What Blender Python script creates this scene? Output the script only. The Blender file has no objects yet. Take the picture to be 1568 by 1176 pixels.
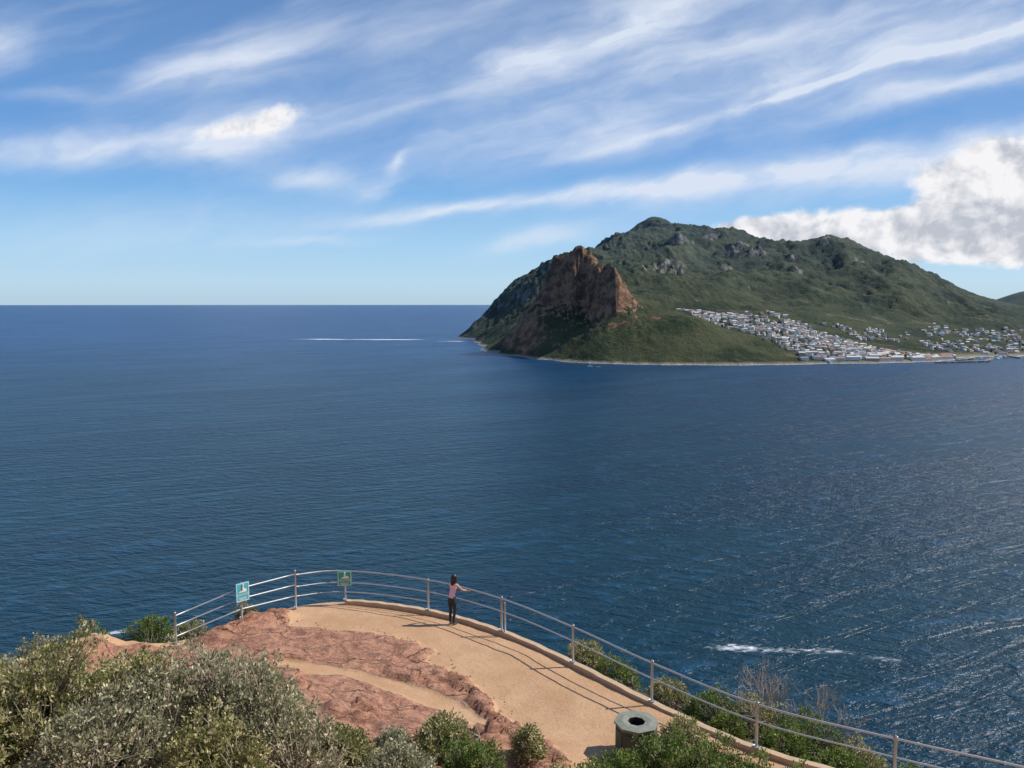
import bpy, math, random, bmesh
import numpy as np
from mathutils import Vector, Matrix, Euler
random.seed(7)
sc=bpy.context.scene
sc.view_settings.view_transform='Standard'
try: sc.view_settings.look='None'
except: pass
sc.view_settings.exposure=0
H=150.0; PZ=139.6
SUN_AZ=math.radians(76)   # clockwise from +Y
SUN_EL=math.radians(43)

# ---------------------------------------------------------------- node helper
class NT:
    def __init__(s,tree): s.t=tree; s.N=tree.nodes; s.L=tree.links
    def put(s,sock,v):
        if isinstance(v,bpy.types.NodeSocket): s.L.new(v,sock)
        elif v is not None:
            if isinstance(v,(tuple,list)) and sock.type=='RGBA' and len(v)==3: v=(*v,1)
            sock.default_value=v
    def node(s,ty,ins=None,**props):
        n=s.N.new(ty)
        for k,v in props.items(): setattr(n,k,v)
        if ins:
            for k,v in ins.items(): s.put(n.inputs[k],v)
        return n
    def m(s,op,a,b=None,c=None,clamp=False):
        n=s.N.new('ShaderNodeMath'); n.operation=op; n.use_clamp=clamp
        s.put(n.inputs[0],a)
        if b is not None: s.put(n.inputs[1],b)
        if c is not None: s.put(n.inputs[2],c)
        return n.outputs[0]
    def noise(s,vec,scale,detail=4,rough=.5,dist=0):
        n=s.node('ShaderNodeTexNoise',{'Scale':scale,'Detail':detail,'Roughness':rough,'Distortion':dist})
        if vec is not None: s.put(n.inputs['Vector'],vec)
        return n.outputs['Fac']
    def mix(s,f,a,b):
        n=s.node('ShaderNodeMix',data_type='RGBA')
        s.put(n.inputs[0],f); s.put(n.inputs[6],a); s.put(n.inputs[7],b); return n.outputs[2]
    def ss(s,v,lo,hi,o0=0.,o1=1.):
        n=s.node('ShaderNodeMapRange',{'Value':v,'From Min':lo,'From Max':hi,'To Min':o0,'To Max':o1},interpolation_type='SMOOTHSTEP')
        return n.outputs[0]
    def mapv(s,vec,scale=(1,1,1),rot=(0,0,0),loc=(0,0,0)):
        n=s.node('ShaderNodeMapping',{'Vector':vec,'Scale':scale,'Rotation':rot,'Location':loc}); return n.outputs[0]
    def tmap(s,vec,loc,rot,size):   # translate, rotate back, divide
        n=s.node('ShaderNodeMapping',{'Vector':vec},vector_type='TEXTURE')
        n.inputs['Location'].default_value=loc; n.inputs['Rotation'].default_value=(0,0,rot); n.inputs['Scale'].default_value=size
        return n.outputs[0]
    def ell(s,vec,cx,cy,rx,ry,rot,st,tot):
        v=s.tmap(vec,(cx,cy,0),rot,(rx,ry,1))
        d=s.node('ShaderNodeVectorMath',{0:v,1:v},operation='DOT_PRODUCT').outputs['Value']
        e=s.m('EXPONENT',s.m('MULTIPLY',d,-1.))
        return s.m('MULTIPLY_ADD',e,st,tot if tot is not None else 0.)
    def xyz(s,v): return s.node('ShaderNodeSeparateXYZ',{0:v}).outputs
    def comb(s,x,y,z): return s.node('ShaderNodeCombineXYZ',{0:x,1:y,2:z}).outputs[0]

def newmat(name):
    m=bpy.data.materials.new(name); m.use_nodes=True
    nt=NT(m.node_tree); b=m.node_tree.nodes['Principled BSDF']
    return m,nt,b
def simple(name,col,rough=.6,metal=0,var=.15,scale=6,bump=0.0):
    m,nt,b=newmat(name)
    tc=nt.node('ShaderNodeTexCoord').outputs['Object']
    n=nt.noise(tc,scale,4,.6)
    c=nt.mix(n,tuple(x*(1-var) for x in col),tuple(min(1,x*(1+var)) for x in col))
    nt.put(b.inputs['Base Color'],c); b.inputs['Roughness'].default_value=rough; b.inputs['Metallic'].default_value=metal
    if bump>0:
        bn=nt.node('ShaderNodeBump',{'Height':n,'Distance':bump}); nt.put(b.inputs['Normal'],bn.outputs[0])
    return m

# ---------------------------------------------------------------- numpy noise
_R=[np.random.default_rng(100+i).random((256,256)) for i in range(12)]
def vn(x,y,s=0):
    xi=np.floor(x).astype(int); yi=np.floor(y).astype(int)
    fx=x-xi; fy=y-yi; fx=fx*fx*(3-2*fx); fy=fy*fy*(3-2*fy)
    R=_R[s%12]; a=xi&255; b=(xi+1)&255; c=yi&255; d=(yi+1)&255
    return (R[a,c]*(1-fx)+R[b,c]*fx)*(1-fy)+(R[a,d]*(1-fx)+R[b,d]*fx)*fy
def fbm(x,y,o=5,s=0,g=.5):
    r=0;a=1;t=0
    for i in range(o):
        r=r+a*vn(x*2**i+17.3*i,y*2**i+9.1*i,s+i); t+=a; a*=g
    return r/t
def ridged(x,y,o=5,s=0,g=.5):
    r=0;a=1;t=0
    for i in range(o):
        r=r+a*(1-np.abs(2*vn(x*2**i+7.3*i,y*2**i+3.1*i,s+i)-1)); t+=a; a*=g
    return r/t
def rbf(pts):
    P=np.array(pts,float); n=len(P)
    D=np.hypot(P[:,None,0]-P[None,:,0],P[:,None,1]-P[None,:,1])
    A=np.zeros((n+1,n+1)); A[:n,:n]=D; A[n,:n]=1;A[:n,n]=1
    w=np.linalg.solve(A,np.append(P[:,2],0))
    def f(x,y):
        x=np.asarray(x,float);y=np.asarray(y,float); r=np.full(x.shape,w[n])
        for i in range(n): r=r+w[i]*np.hypot(x-P[i,0],y-P[i,1])
        return r
    return f
def sstep(v,a,b):
    t=np.clip((v-a)/(b-a),0,1); return t*t*(3-2*t)

def grid_obj(name,xs,ys,Z,mat,attrs=None):
    nx,ny=len(xs),len(ys)
    X,Y=np.meshgrid(xs,ys)
    co=np.stack([X,Y,Z],-1).reshape(-1,3)
    i=np.arange(nx-1)[None,:]+np.arange(ny-1)[:,None]*nx
    q=np.stack([i,i+1,i+1+nx,i+nx],-1).reshape(-1,4)
    return np_mesh(name,co,q,mat,attrs)
def np_mesh(name,co,q,mat,attrs=None,smooth=True,matidx=None):
    me=bpy.data.meshes.new(name)
    me.vertices.add(len(co)); me.vertices.foreach_set('co',np.ascontiguousarray(co,dtype=np.float32).ravel())
    k=q.shape[1]
    me.loops.add(q.size); me.loops.foreach_set('vertex_index',q.astype(np.int32).ravel())
    me.polygons.add(len(q)); me.polygons.foreach_set('loop_start',np.arange(0,q.size,k,dtype=np.int32))
    me.polygons.foreach_set('loop_total',np.full(len(q),k,dtype=np.int32))
    if smooth: me.polygons.foreach_set('use_smooth',np.ones(len(q),dtype=bool))
    me.update(calc_edges=True)
    for mm in (mat if isinstance(mat,(list,tuple)) else [mat]): me.materials.append(mm)
    if matidx is not None: me.polygons.foreach_set('material_index',matidx.astype(np.int32))
    if attrs:
        for kx,v in attrs.items():
            a=me.color_attributes.new(kx,'FLOAT_COLOR','POINT')
            c=np.ones((len(co),4),np.float32); c[:,:v.shape[1]]=v
            a.data.foreach_set('color',c.ravel())
    ob=bpy.data.objects.new(name,me); sc.collection.objects.link(ob); return ob

class MB:
    def __init__(s): s.v=[];s.f=[];s.m=[]
    def face(s,pts,m=0):
        b=len(s.v); s.v+= [tuple(p) for p in pts]; s.f.append(tuple(range(b,b+len(pts)))); s.m.append(m)
    def tube(s,pts,r,n=8,m=0,cap=True):
        pts=[Vector(p) for p in pts]
        if not isinstance(r,(list,tuple)): r=[r]*len(pts)
        base=len(s.v)
        for i,p in enumerate(pts):
            d=(pts[min(i+1,len(pts)-1)]-pts[max(i-1,0)]).normalized()
            up=Vector((0,0,1)) if abs(d.z)<.95 else Vector((0,1,0))
            a=d.cross(up).normalized(); b=a.cross(d)
            for k in range(n):
                t=2*math.pi*k/n; s.v.append(tuple(p+(a*math.cos(t)+b*math.sin(t))*r[i]))
        for i in range(len(pts)-1):
            for k in range(n):
                s.f.append((base+i*n+k,base+i*n+(k+1)%n,base+(i+1)*n+(k+1)%n,base+(i+1)*n+k)); s.m.append(m)
        if cap:
            s.f.append(tuple(base+k for k in range(n))); s.m.append(m)
            e=base+(len(pts)-1)*n; s.f.append(tuple(e+k for k in reversed(range(n)))); s.m.append(m)
    def box(s,c,sz,rot=0,m=0):
        x,y,z=[q/2 for q in sz]; b=len(s.v)
        cr,sr=math.cos(rot),math.sin(rot)
        for dz in (-z,z):
            for dx,dy in ((-x,-y),(x,-y),(x,y),(-x,y)):
                s.v.append((c[0]+dx*cr-dy*sr,c[1]+dx*sr+dy*cr,c[2]+dz))
        for f in ((3,2,1,0),(4,5,6,7),(0,1,5,4),(1,2,6,5),(2,3,7,6),(3,0,4,7)):
            s.f.append(tuple(b+i for i in f)); s.m.append(m)
    def obj(s,name,mats,parent=None,smooth=False,bevel=0):
        me=bpy.data.meshes.new(name); me.from_pydata(s.v,[],s.f)
        for mm in mats: me.materials.append(mm)
        me.polygons.foreach_set('material_index',s.m)
        if smooth: me.polygons.foreach_set('use_smooth',[True]*len(s.f))
        me.update(); ob=bpy.data.objects.new(name,me); sc.collection.objects.link(ob)
        if parent: ob.parent=parent
        if bevel>0:
            b=ob.modifiers.new('bevel','BEVEL'); b.width=bevel; b.segments=2; b.limit_method='ANGLE'
        return ob
def empty(name,loc=(0,0,0)):
    e=bpy.data.objects.new(name,None); e.location=loc; sc.collection.objects.link(e); e.empty_display_size=.3; return e

# ---------------------------------------------------------------- camera
cam=bpy.data.cameras.new('camera'); co=bpy.data.objects.new('camera',cam); sc.collection.objects.link(co)
co.location=(0,0,H); co.rotation_euler=(math.radians(90-5.7),0,0)
cam.sensor_width=36; cam.lens=36*1230/1568; cam.clip_start=.1; cam.clip_end=300000
sc.camera=co

# ---------------------------------------------------------------- sun + world
sd=bpy.data.lights.new('sun','SUN'); sd.energy=4.9; sd.angle=math.radians(.5); sd.color=(1,.95,.87)
so=bpy.data.objects.new('sun',sd); sc.collection.objects.link(so); so.location=(60,10,250)
sdir=Vector((math.sin(SUN_AZ)*math.cos(SUN_EL),math.cos(SUN_AZ)*math.cos(SUN_EL),math.sin(SUN_EL)))
so.rotation_euler=sdir.to_track_quat('Z','Y').to_euler()

w=bpy.data.worlds.new('World'); sc.world=w; w.use_nodes=True
try:
    w.cycles.sampling_method='MANUAL'; w.cycles.sample_map_resolution=256
except Exception as e_: print(e_)
nt=NT(w.node_tree); bg=w.node_tree.nodes['Background']; bg.inputs['Strength'].default_value=.1
sky=nt.node('ShaderNodeTexSky',sky_type='NISHITA'); sky.sun_disc=False
sky.sun_elevation=SUN_EL; sky.sun_rotation=SUN_AZ; sky.altitude=150; sky.air_density=1.0; sky.dust_density=.6; sky.ozone_density=1.6
D=nt.node('ShaderNodeTexCoord').outputs['Generated']
X,Y,Z=nt.xyz(D)
yc=nt.m('MAXIMUM',Y,.12)
tx=nt.m('DIVIDE',X,yc); tz=nt.m('DIVIDE',Z,yc)
P0=nt.comb(tx,tz,0)
TILT=math.radians(14)
wn=nt.node('ShaderNodeTexNoise',{'Vector':nt.tmap(P0,(0,0,0),TILT,(.22,.10,1)),'Scale':1.0,'Detail':5,'Roughness':.55})
off=nt.node('ShaderNodeVectorMath',{0:wn.outputs['Color'],1:(.5,.5,.5)},operation='SUBTRACT').outputs[0]
off=nt.node('ShaderNodeVectorMath',{0:off,1:(.12,.05,0.)},operation='MULTIPLY').outputs[0]
PW=nt.node('ShaderNodeVectorMath',{0:P0,1:off},operation='ADD').outputs[0]
ST=[(-.38,.20,-.27,.222,.022,.8),(-.66,.185,-.36,.205,.020,.65),(-.35,.178,-.28,.195,.018,.6),
(-.42,.27,-.28,.305,.022,.5),(0.0,.29,.2,.353,.018,.7),(-.2,.25,.66,.36,.08,.55),(.05,.20,.5,.31,.022,.35),(-.1,.18,.3,.22,.03,.25),
(.18,.210,.66,.345,.006,.9),(-.18,.10,.04,.127,.009,.9),(.02,.125,.27,.15,.012,.8),(.22,.143,.66,.214,.017,1.2),
(.22,.135,.66,.18,.03,.5),(-.27,.155,-.21,.15,.014,.6),(-.15,.166,-.14,.172,.008,.5),(-.19,.13,-.16,.143,.010,.5),
(-.31,.07,-.2,.075,.006,.5),(-.02,.07,.1,.095,.010,.7),(-.6,.09,-.2,.1,.035,.32),(.40,.234,.66,.285,.012,.5),
(-.66,.30,-.60,.32,.03,.5),(-.60,.25,-.5,.25,.008,.35)]
tot=None
for (ax,az,bx,bz,wd,st) in ST:
    tot=nt.ell(PW,(ax+bx)/2,(az+bz)/2,math.hypot(bx-ax,bz-az)/2*1.05+wd,wd,math.atan2(bz-az,bx-ax),st,tot)
wisp=nt.noise(nt.tmap(PW,(0,0,0),TILT,(.42,.055,1)),1.0,5,.52)
wisp2=nt.noise(nt.tmap(PW,(0,0,0),TILT,(.11,.05,1)),1.0,6,.58,.3)
wf=nt.ss(nt.m('ADD',nt.m('MULTIPLY',wisp,.5),nt.m('MULTIPLY',wisp2,.5)),.34,.66,.4,1.2)
cir=nt.m('MULTIPLY',tot,wf,clamp=True)
bgw=nt.m('MULTIPLY',nt.m('MULTIPLY',nt.ss(wisp,.42,.8),nt.ss(Z,.10,.28)),.40)
cir=nt.m('MINIMUM',nt.m('ADD',cir,bgw),.9)
cr=nt.node('ShaderNodeValToRGB',{0:nt.m('MULTIPLY',Z,2.,clamp=True)}); el=cr.color_ramp.elements
stops=[(0,(.47,.67,.84)),(.05,(.48,.72,.93)),(.14,(.36,.65,.95)),(.26,(.17,.45,.86)),(.36,(.115,.34,.76)),(.6,(.12,.28,.61)),(1,(.07,.17,.42))]
el[0].position=0; el[0].color=(*stops[0][1],1); el[1].position=1; el[1].color=(*stops[-1][1],1)
for p,c in stops[1:-1]: e_=el.new(p); e_.color=(*c,1)
grad=nt.node('ShaderNodeVectorMath',{0:cr.outputs[0],1:(10.,10.,10.)},operation='MULTIPLY').outputs[0]
c1=nt.mix(.82,sky.outputs[0],grad)
c2=nt.mix(cir,c1,(7.4,8.1,9.3))
# cumulus bank over the ridge
cn=nt.noise(nt.mapv(P0,(1,1.2,1)),17.,7,.58,.25)
cn2=nt.noise(nt.mapv(P0,(1,1.2,1),(0,0,0),(-.010,-.012,0)),17.,4,.5,.25)
S=None
for bb in [(.575,.135,.085,.050,0,1.),(.65,.17,.075,.050,0,.9),(.66,.09,.09,.05,0,.8),(.45,.088,.12,.027,0,.9),(.31,.090,.07,.019,0,.9),(.53,.075,.11,.028,0,.7),
           (-.285,.228,.05,.017,.1,.62),(-.36,.207,.05,.014,.2,.42),(-.305,.207,.04,.011,.1,.42)]:
    S=nt.ell(P0,*bb,S)
S=nt.m('MINIMUM',S,1.15)
df=nt.m('ADD',S,nt.m('MULTIPLY',nt.m('SUBTRACT',cn,.5),1.1))
dens=nt.m('MULTIPLY',nt.ss(df,.33,.68),.98)
lit=nt.m('ADD',nt.m('MULTIPLY',nt.m('SUBTRACT',cn,cn2),5.0),nt.m('ADD',nt.ss(tz,.06,.17,.40,.72),nt.ss(df,1.3,.5,-.08,.2)),clamp=True)
cc=nt.mix(lit,(5.2,5.5,6.2),(9.3,9.2,9.4))
nt.put(bg.inputs['Color'],nt.mix(dens,c2,cc))

# ---------------------------------------------------------------- sea
ms,nt,b=newmat('sea_water')
P=nt.node('ShaderNodeNewGeometry').outputs['Position']
sx,sy,sz=nt.xyz(P)
n1=nt.noise(nt.tmap(P,(0,0,0),math.radians(24),(75,17,1)),1.,3,.6,.8)
n2=nt.noise(nt.tmap(P,(0,0,0),math.radians(-14),(15,6,1)),1.,3,.65,.6)
n3=nt.noise(nt.tmap(P,(0,0,0),math.radians(25),(3.4,1.9,1)),1.,3,.65)
gust=nt.noise(nt.tmap(P,(0,0,0),math.radians(35),(420,120,1)),1.,4,.6,.5)
g2=nt.ss(gust,.3,.7,.6,1.35)
hgt=nt.m('MULTIPLY_ADD',n1,4.2,nt.m('MULTIPLY',nt.m('MULTIPLY_ADD',n2,3.6,nt.m('MULTIPLY',n3,1.05)),g2))
bp=nt.node('ShaderNodeBump',{'Height':hgt,'Distance':1.0,'Strength':1.0})
nt.put(b.inputs['Normal'],bp.outputs[0])
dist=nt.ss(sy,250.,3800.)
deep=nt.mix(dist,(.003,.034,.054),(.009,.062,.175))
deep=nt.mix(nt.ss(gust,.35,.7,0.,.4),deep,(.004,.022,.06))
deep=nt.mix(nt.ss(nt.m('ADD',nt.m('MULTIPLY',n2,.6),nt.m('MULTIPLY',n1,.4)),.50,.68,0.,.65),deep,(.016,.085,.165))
foam=None
for (cx,cy,rx,ry,a,st) in [(-660,3400,250,34,0,1.2),(-820,3440,100,30,.05,1.2),(-480,3380,110,30,0,1.1),(-560,3300,60,14,0,.8),(-240,3230,100,26,0,1.2),(-860,6100,150,30,0,.9),(-560,5200,60,20,0,.8),(-2413,4360,30,12,0,.9),(-420,2950,20,8,0,.9),
          (98,338,15,4.5,-.1,.75),(135,335,22,4.0,-.08,.75),(160,327,10,3,-.3,.85),(115,346,36,10,.1,.4),(-180,356,14,4,.3,.9),(-160,350,9,3,.1,.8),
          (-100,3000,40,14,-.9,1),(-60,2780,40,12,-1.2,1),(208,1920,14,2.5,0,1),(-185,3660,70,26,-1.2,1.3),(-20,2440,50,12,-1.1,1.2),(60,2235,50,9,-.8,1),(-125,3150,40,16,.4,1.2)]:
    foam=nt.ell(P,cx,cy,rx,ry,a,st,foam)
fn=nt.noise(nt.tmap(P,(0,0,0),.1,(6,2.2,1)),1.,5,.75,.8)
fn2=nt.noise(nt.tmap(P,(0,0,0),0,(60,26,1)),1.,4,.8,.5)
fnn=nt.node('ShaderNodeMix',{0:nt.ss(sy,800.,1500.),2:fn,3:fn2}).outputs[0]
fm=nt.ss(nt.m('MULTIPLY_ADD',foam,.36,fnn),.70,1.0)
fm=nt.m('MULTIPLY',fm,nt.ss(foam,.08,.45))
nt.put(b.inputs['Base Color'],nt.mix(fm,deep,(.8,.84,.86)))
nt.put(b.inputs['Roughness'],nt.m('MULTIPLY_ADD',fm,.5,.30))
b.inputs['IOR'].default_value=1.33
b.inputs['Specular IOR Level'].default_value=.32
mb=MB(); rings=[0,200,500,1200,3000,8000,25000,110000]; n=96
mb.v.append((0,0,0))
for r in rings[1:]:
    for k in range(n): mb.v.append((r*math.sin(2*math.pi*k/n),r*math.cos(2*math.pi*k/n),0))
for k in range(n): mb.f.append((0,1+(k+1)%n,1+k)); mb.m.append(0)
for i in range(len(rings)-2):
    for k in range(n):
        a=1+i*n; c=a+n; mb.f.append((a+k,a+(k+1)%n,c+(k+1)%n,c+k)); mb.m.append(0)
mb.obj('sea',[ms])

# ---------------------------------------------------------------- mountain
shore=[(-188,3748),(-150,3400),(-124,3120),(-80,2800),(-28,2494),(30,2308),(115,2149),(224,2032),(347,1988),(503,1967),(717,1988),(914,2032),(1100,2085),(1190,2150),(1300,2275),(1429,2290),(1650,2330),(1900,2350),(2300,2330),(2800,2300)]
cp=[(x,y,1) for x,y in shore]
cp+=[(-420,4400,-70),(-700,5400,-70),(-250,5370,-5),(-300,4450,-40),(-215,4150,1),(-230,4700,0),(-330,5000,-50),(-270,3950,-30)]
cp+=[(-330,3700,-50),(-300,3100,-50),(-180,2450,-40),(-60,2150,-40),(60,2010,-40),(200,1920,-40),(400,1870,-40),(700,1870,-40),(950,1910,-40),(1200,2000,-35),(1400,2120,-30),(1800,2180,-30),(2400,2160,-30),(2900,2100,-30),(-600,4000,-70),(-600,2500,-60)]
# sentinel: twin crest, steep seaward face, protruding right buttress, talus
cp+=[(132,2450,298),(150,2445,292),(170,2438,304),(190,2425,316),(208,2410,306),(226,2392,270),(240,2350,262),(262,2300,266),(280,2262,260),(292,2252,240),(308,2250,190),(325,2245,150),(384,2210,118),(469,2180,108),
(95,2440,205),(112,2448,262),(41,2400,100),(-4,2410,36),(120,2395,150),(165,2382,165),(200,2360,150),(228,2325,135),(243,2270,140),(268,2215,138),(290,2205,136),(325,2200,130),
(120,2320,100),(180,2300,104),(225,2250,104),(275,2170,100),(199,2120,42),(363,2080,58),(527,2060,43),(616,2080,33),(452,2160,104),(120,2220,50),(60,2340,62),
(230,2550,225),(150,2600,210),(330,2500,165),(345,2330,150),(391,2600,155),(472,2700,148),(280,2800,180),(60,2750,110),(-9,2900,57),(43,3300,137),(88,3500,221),(0,3100,80)]
# village slopes
cp+=[(518,2500,124),(672,2550,116),(902,2500,66),(720,2250,62),(850,2200,36),(600,2300,88),(1125,2500,22),(1100,2250,9),(1300,2500,12),(1498,2700,14),(1840,2900,24),(1700,2500,8),(2100,2600,10),(2600,2600,12),
(1374,3000,110),(1746,3100,80),(2030,3200,66),(1077,3200,212),(1100,2850,120),(800,2900,180),(900,3500,278),(622,3400,318),(560,3050,225),(456,3200,262),(1092,3900,420),(1395,3700,345),(1378,3300,214),(750,3900,400)]
# main ridge
cp+=[(-188,3740,40),(-134,3760,100),(-58,3780,166),(18,3800,227),(60,3820,265),(118,3850,330),(161,3900,336),(250,4050,365),(414,4300,418),(531,4500,492),(640,4620,556),(720,4720,612),(800,4780,644),(838,4795,650),(880,4770,642),(960,4650,598),(1040,4500,552),(1125,4400,524),(1250,4250,500),(1450,4100,478),(1637,4000,456),(1710,3920,408),(1802,3800,338),(1900,3620,250),(1971,3500,182),(2093,3300,98),(2400,3200,50),(2800,3100,40),
(830,5200,380),(200,4700,200),(1400,4900,300),(2000,4500,190),(2600,4300,60),(830,5700,120),(0,4300,150)]
f=rbf(cp)
xs=np.concatenate([np.arange(-420,80,5.5),np.arange(80,400,2.8),np.arange(400,750,5.5),np.arange(750,2900,9)])
ys=np.concatenate([np.arange(1850,2150,5),np.arange(2150,2480,2.5),np.arange(2480,2700,5),np.arange(2700,5400,12)])
GX,GY=np.meshgrid(xs,ys)
def mtn(GX,GY,full=False):
    sent=np.exp(-(((GX-215)/115)**4+((GY-2335)/135)**4))
    wx=GX+ (fbm(GX/90,GY/90,3,5)-.5)*30; wy=GY+(fbm(GX/90,GY/90,3,8)-.5)*30
    gw=(ridged(GX/30,GY/260,4,3,.6)-.6)*36*sent
    Zb=f(wx*(1-.8*sent)+GX*.8*sent,wy*(1-.6*sent)+GY*.6*sent+gw)
    amp=np.clip(Zb/90,0,1)
    flat=sstep(GX,1000,1250)*(1-sstep(GY,2800,3100))
    peak=np.exp(-(((GX-838)/160)**2+((GY-4790)/200)**2))
    amp=amp*(1-.85*flat)*(1-.7*sstep(GX,1900,2150))*(1-.75*peak)
    r=ridged(GX/330,GY/330,6,1,.55)-.62
    far=sstep(GY,2700,3400)
    Zb=Zb+amp*r*(38+100*far)*(1-.85*sent)
    bl=ridged(GX/22,GY/22,3,6)-.6
    Zb=Zb+amp*(8+7*sent+9*far)*bl
    hgh=sent*sstep(Zb,170,250)
    Zb=Zb+hgh*(fbm(GX/30,GY/45,3,7,.5)-.5)*34
    st=23; ph=(fbm(GX/50,GY/50,3,4)-.5)*50; q=(Zb+ph)/st; fr=q-np.floor(q); tq=(np.floor(q)+sstep(fr,.3,.7))*st-ph
    k=np.clip(sent*1.2,0,.22)*sstep(Zb,110,150)
    Zb=Zb*(1-k)+tq*k
    tor=np.zeros_like(Zb)
    for (cx,cy,rx,h) in [(622,3400,80,50),(660,3330,50,40),(1092,3900,90,50),(1150,3850,50,40),(150,3880,40,34),(700,3500,60,30),(950,3650,50,34),(1300,3750,60,30),(520,3260,50,34),(480,2900,35,18),(820,4000,50,40),(430,3000,35,20),(560,2330,28,12),(390,2190,22,16),(838,4750,70,3),(1500,3900,60,24),(1250,3550,40,20),(1000,4100,60,30),(600,3900,60,30),(640,2800,30,14)]:
        e=np.exp(-(((GX-cx)/rx)**2+((GY-cy)/rx)**2)*1.6); tor=np.maximum(tor,e)
        Zb=Zb+e*h*(ridged(GX/36,GY/36,4,7)-.40)*1.7
    Zb=np.where(Zb<14,Zb+ (ridged(GX/30,GY/30,3,9)-.6)*6*np.clip((Zb+6)/12,0,1),Zb)
    if full: return Zb,sent,tor
    return Zb
MZ,SEN,TOR=mtn(GX,GY,True)
mm,nt,b=newmat('fynbos_mountain')
g=nt.node('ShaderNodeNewGeometry'); P=g.outputs['Position']; nz=nt.xyz(g.outputs['Normal'])[2]; sx,sy,sz=nt.xyz(P)
mk_=nt.xyz(nt.node('ShaderNodeVertexColor',layer_name='mask').outputs[0])
nA=nt.noise(nt.mapv(P,(.006,)*3),1.,5,.65); nB=nt.noise(nt.mapv(P,(.045,)*3),1.,5,.7); nC=nt.noise(nt.mapv(P,(.045,.045,.04)),1.,5,.65)
veg=nt.mix(nt.ss(nA,.35,.65),(.024,.040,.020),(.080,.090,.042))
veg=nt.mix(nt.m('MULTIPLY',nt.ss(nB,.48,.74),.5),veg,(.125,.115,.075))
rock=nt.mix(nt.ss(nC,.38,.62),(.13,.080,.055),(.40,.22,.13))
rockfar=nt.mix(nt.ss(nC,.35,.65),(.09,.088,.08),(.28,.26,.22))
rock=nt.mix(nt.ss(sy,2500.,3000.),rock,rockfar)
nn_=nt.m('MULTIPLY_ADD',nt.m('SUBTRACT',nB,.5),.6,nz)
nn_=nt.m('MULTIPLY_ADD',mk_[1],-.30,nn_)
nn_=nt.m('MULTIPLY_ADD',nt.ss(sy,2600.,3200.),.06,nn_)
rm=nt.ss(nn_,.76,.62)
col=nt.mix(rm,veg,rock)
bare=nt.m('MULTIPLY',nt.ss(nt.noise(nt.tmap(P,(0,0,0),-.4,(300,80,100)),1.,5,.7,.5),.56,.66),nt.m('MULTIPLY',nt.ss(sx,500.,900.),nt.ss(sz,200.,90.)))
col=nt.mix(nt.m('MULTIPLY',bare,.75),col,(.30,.24,.17))
shr=nt.ss(nt.m('MULTIPLY_ADD',nB,8.,sz),12.,6.)
col=nt.mix(shr,col,(.30,.25,.18))
col=nt.mix(nt.ss(nt.m('MULTIPLY_ADD',nB,3.,sz),2.9,2.2),col,(.5,.52,.5))
col=nt.mix(nt.ss(sy,2000.,5200.,.01,.20),col,(.20,.28,.38))  # aerial haze painted into the base colour, bluer with distance along Y
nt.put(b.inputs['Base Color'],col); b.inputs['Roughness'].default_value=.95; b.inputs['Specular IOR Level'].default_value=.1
bp=nt.node('ShaderNodeBump',{'Height':nt.m('ADD',nB,nt.noise(nt.mapv(P,(.15,)*3),1.,4,.7)),'Distance':9.,'Strength':.95}); nt.put(b.inputs['Normal'],bp.outputs[0])
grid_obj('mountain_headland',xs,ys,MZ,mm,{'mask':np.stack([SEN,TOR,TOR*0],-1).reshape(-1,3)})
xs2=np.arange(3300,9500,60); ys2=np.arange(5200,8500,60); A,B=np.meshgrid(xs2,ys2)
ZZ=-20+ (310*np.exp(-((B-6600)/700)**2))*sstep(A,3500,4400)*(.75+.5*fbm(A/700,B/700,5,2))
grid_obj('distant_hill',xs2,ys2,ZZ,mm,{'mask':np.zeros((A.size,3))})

def hm(x,y): return float(mtn(np.array([[x]]),np.array([[y]]))[0,0])
# ---------------------------------------------------------------- village
mw=[simple('plaster_white',(.72,.70,.66),.8,scale=.02,var=.25),simple('roof_grey',(.22,.22,.23),.8,scale=.02,var=.4),simple('roof_terracotta',(.38,.20,.13),.8,scale=.02,var=.3),
    simple('roof_pale',(.55,.53,.49),.7,scale=.02,var=.3),simple('wall_ochre',(.50,.42,.32),.8,scale=.02,var=.3),simple('window_dark',(.05,.055,.06),.2,scale=.1),simple('tree_dark',(.035,.05,.025),.9,scale=.3)]
def house(mb,x,y,z,w,d,h,rh,rot,wm,rm_):
    c,s=math.cos(rot),math.sin(rot)
    T=lambda a,b_,q:(x+a*c-b_*s,y+a*s+b_*c,z+q)
    w/=2;d/=2
    p=[T(-w,-d,-4),T(w,-d,-4),T(w,d,-4),T(-w,d,-4),T(-w,-d,h),T(w,-d,h),T(w,d,h),T(-w,d,h)]
    for fc in ((0,1,5,4),(1,2,6,5),(2,3,7,6),(3,0,4,7)): mb.face([p[i] for i in fc],wm)
    e=.6; r1,r2=T(-w-e,0,h+rh),T(w+e,0,h+rh)
    a,b_,c_,d_=T(-w-e,-d-e,h-.2),T(w+e,-d-e,h-.2),T(w+e,d+e,h-.2),T(-w-e,d+e,h-.2)
    mb.face([a,b_,r2,r1],rm_); mb.face([c_,d_,r1,r2],rm_); mb.face([p[5],p[6],T(w,0,h+rh-.2)],wm); mb.face([p[7],p[4],T(-w,0,h+rh-.2)],wm)
    k=max(1,int(w*2/5))
    for i in range(k):
        cx=-w+(i+.5)*2*w/k
        mb.face([T(cx-.7,-d-.03,h*.45),T(cx+.7,-d-.03,h*.45),T(cx+.7,-d-.03,h*.75),T(cx-.7,-d-.03,h*.75)],5)
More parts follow.
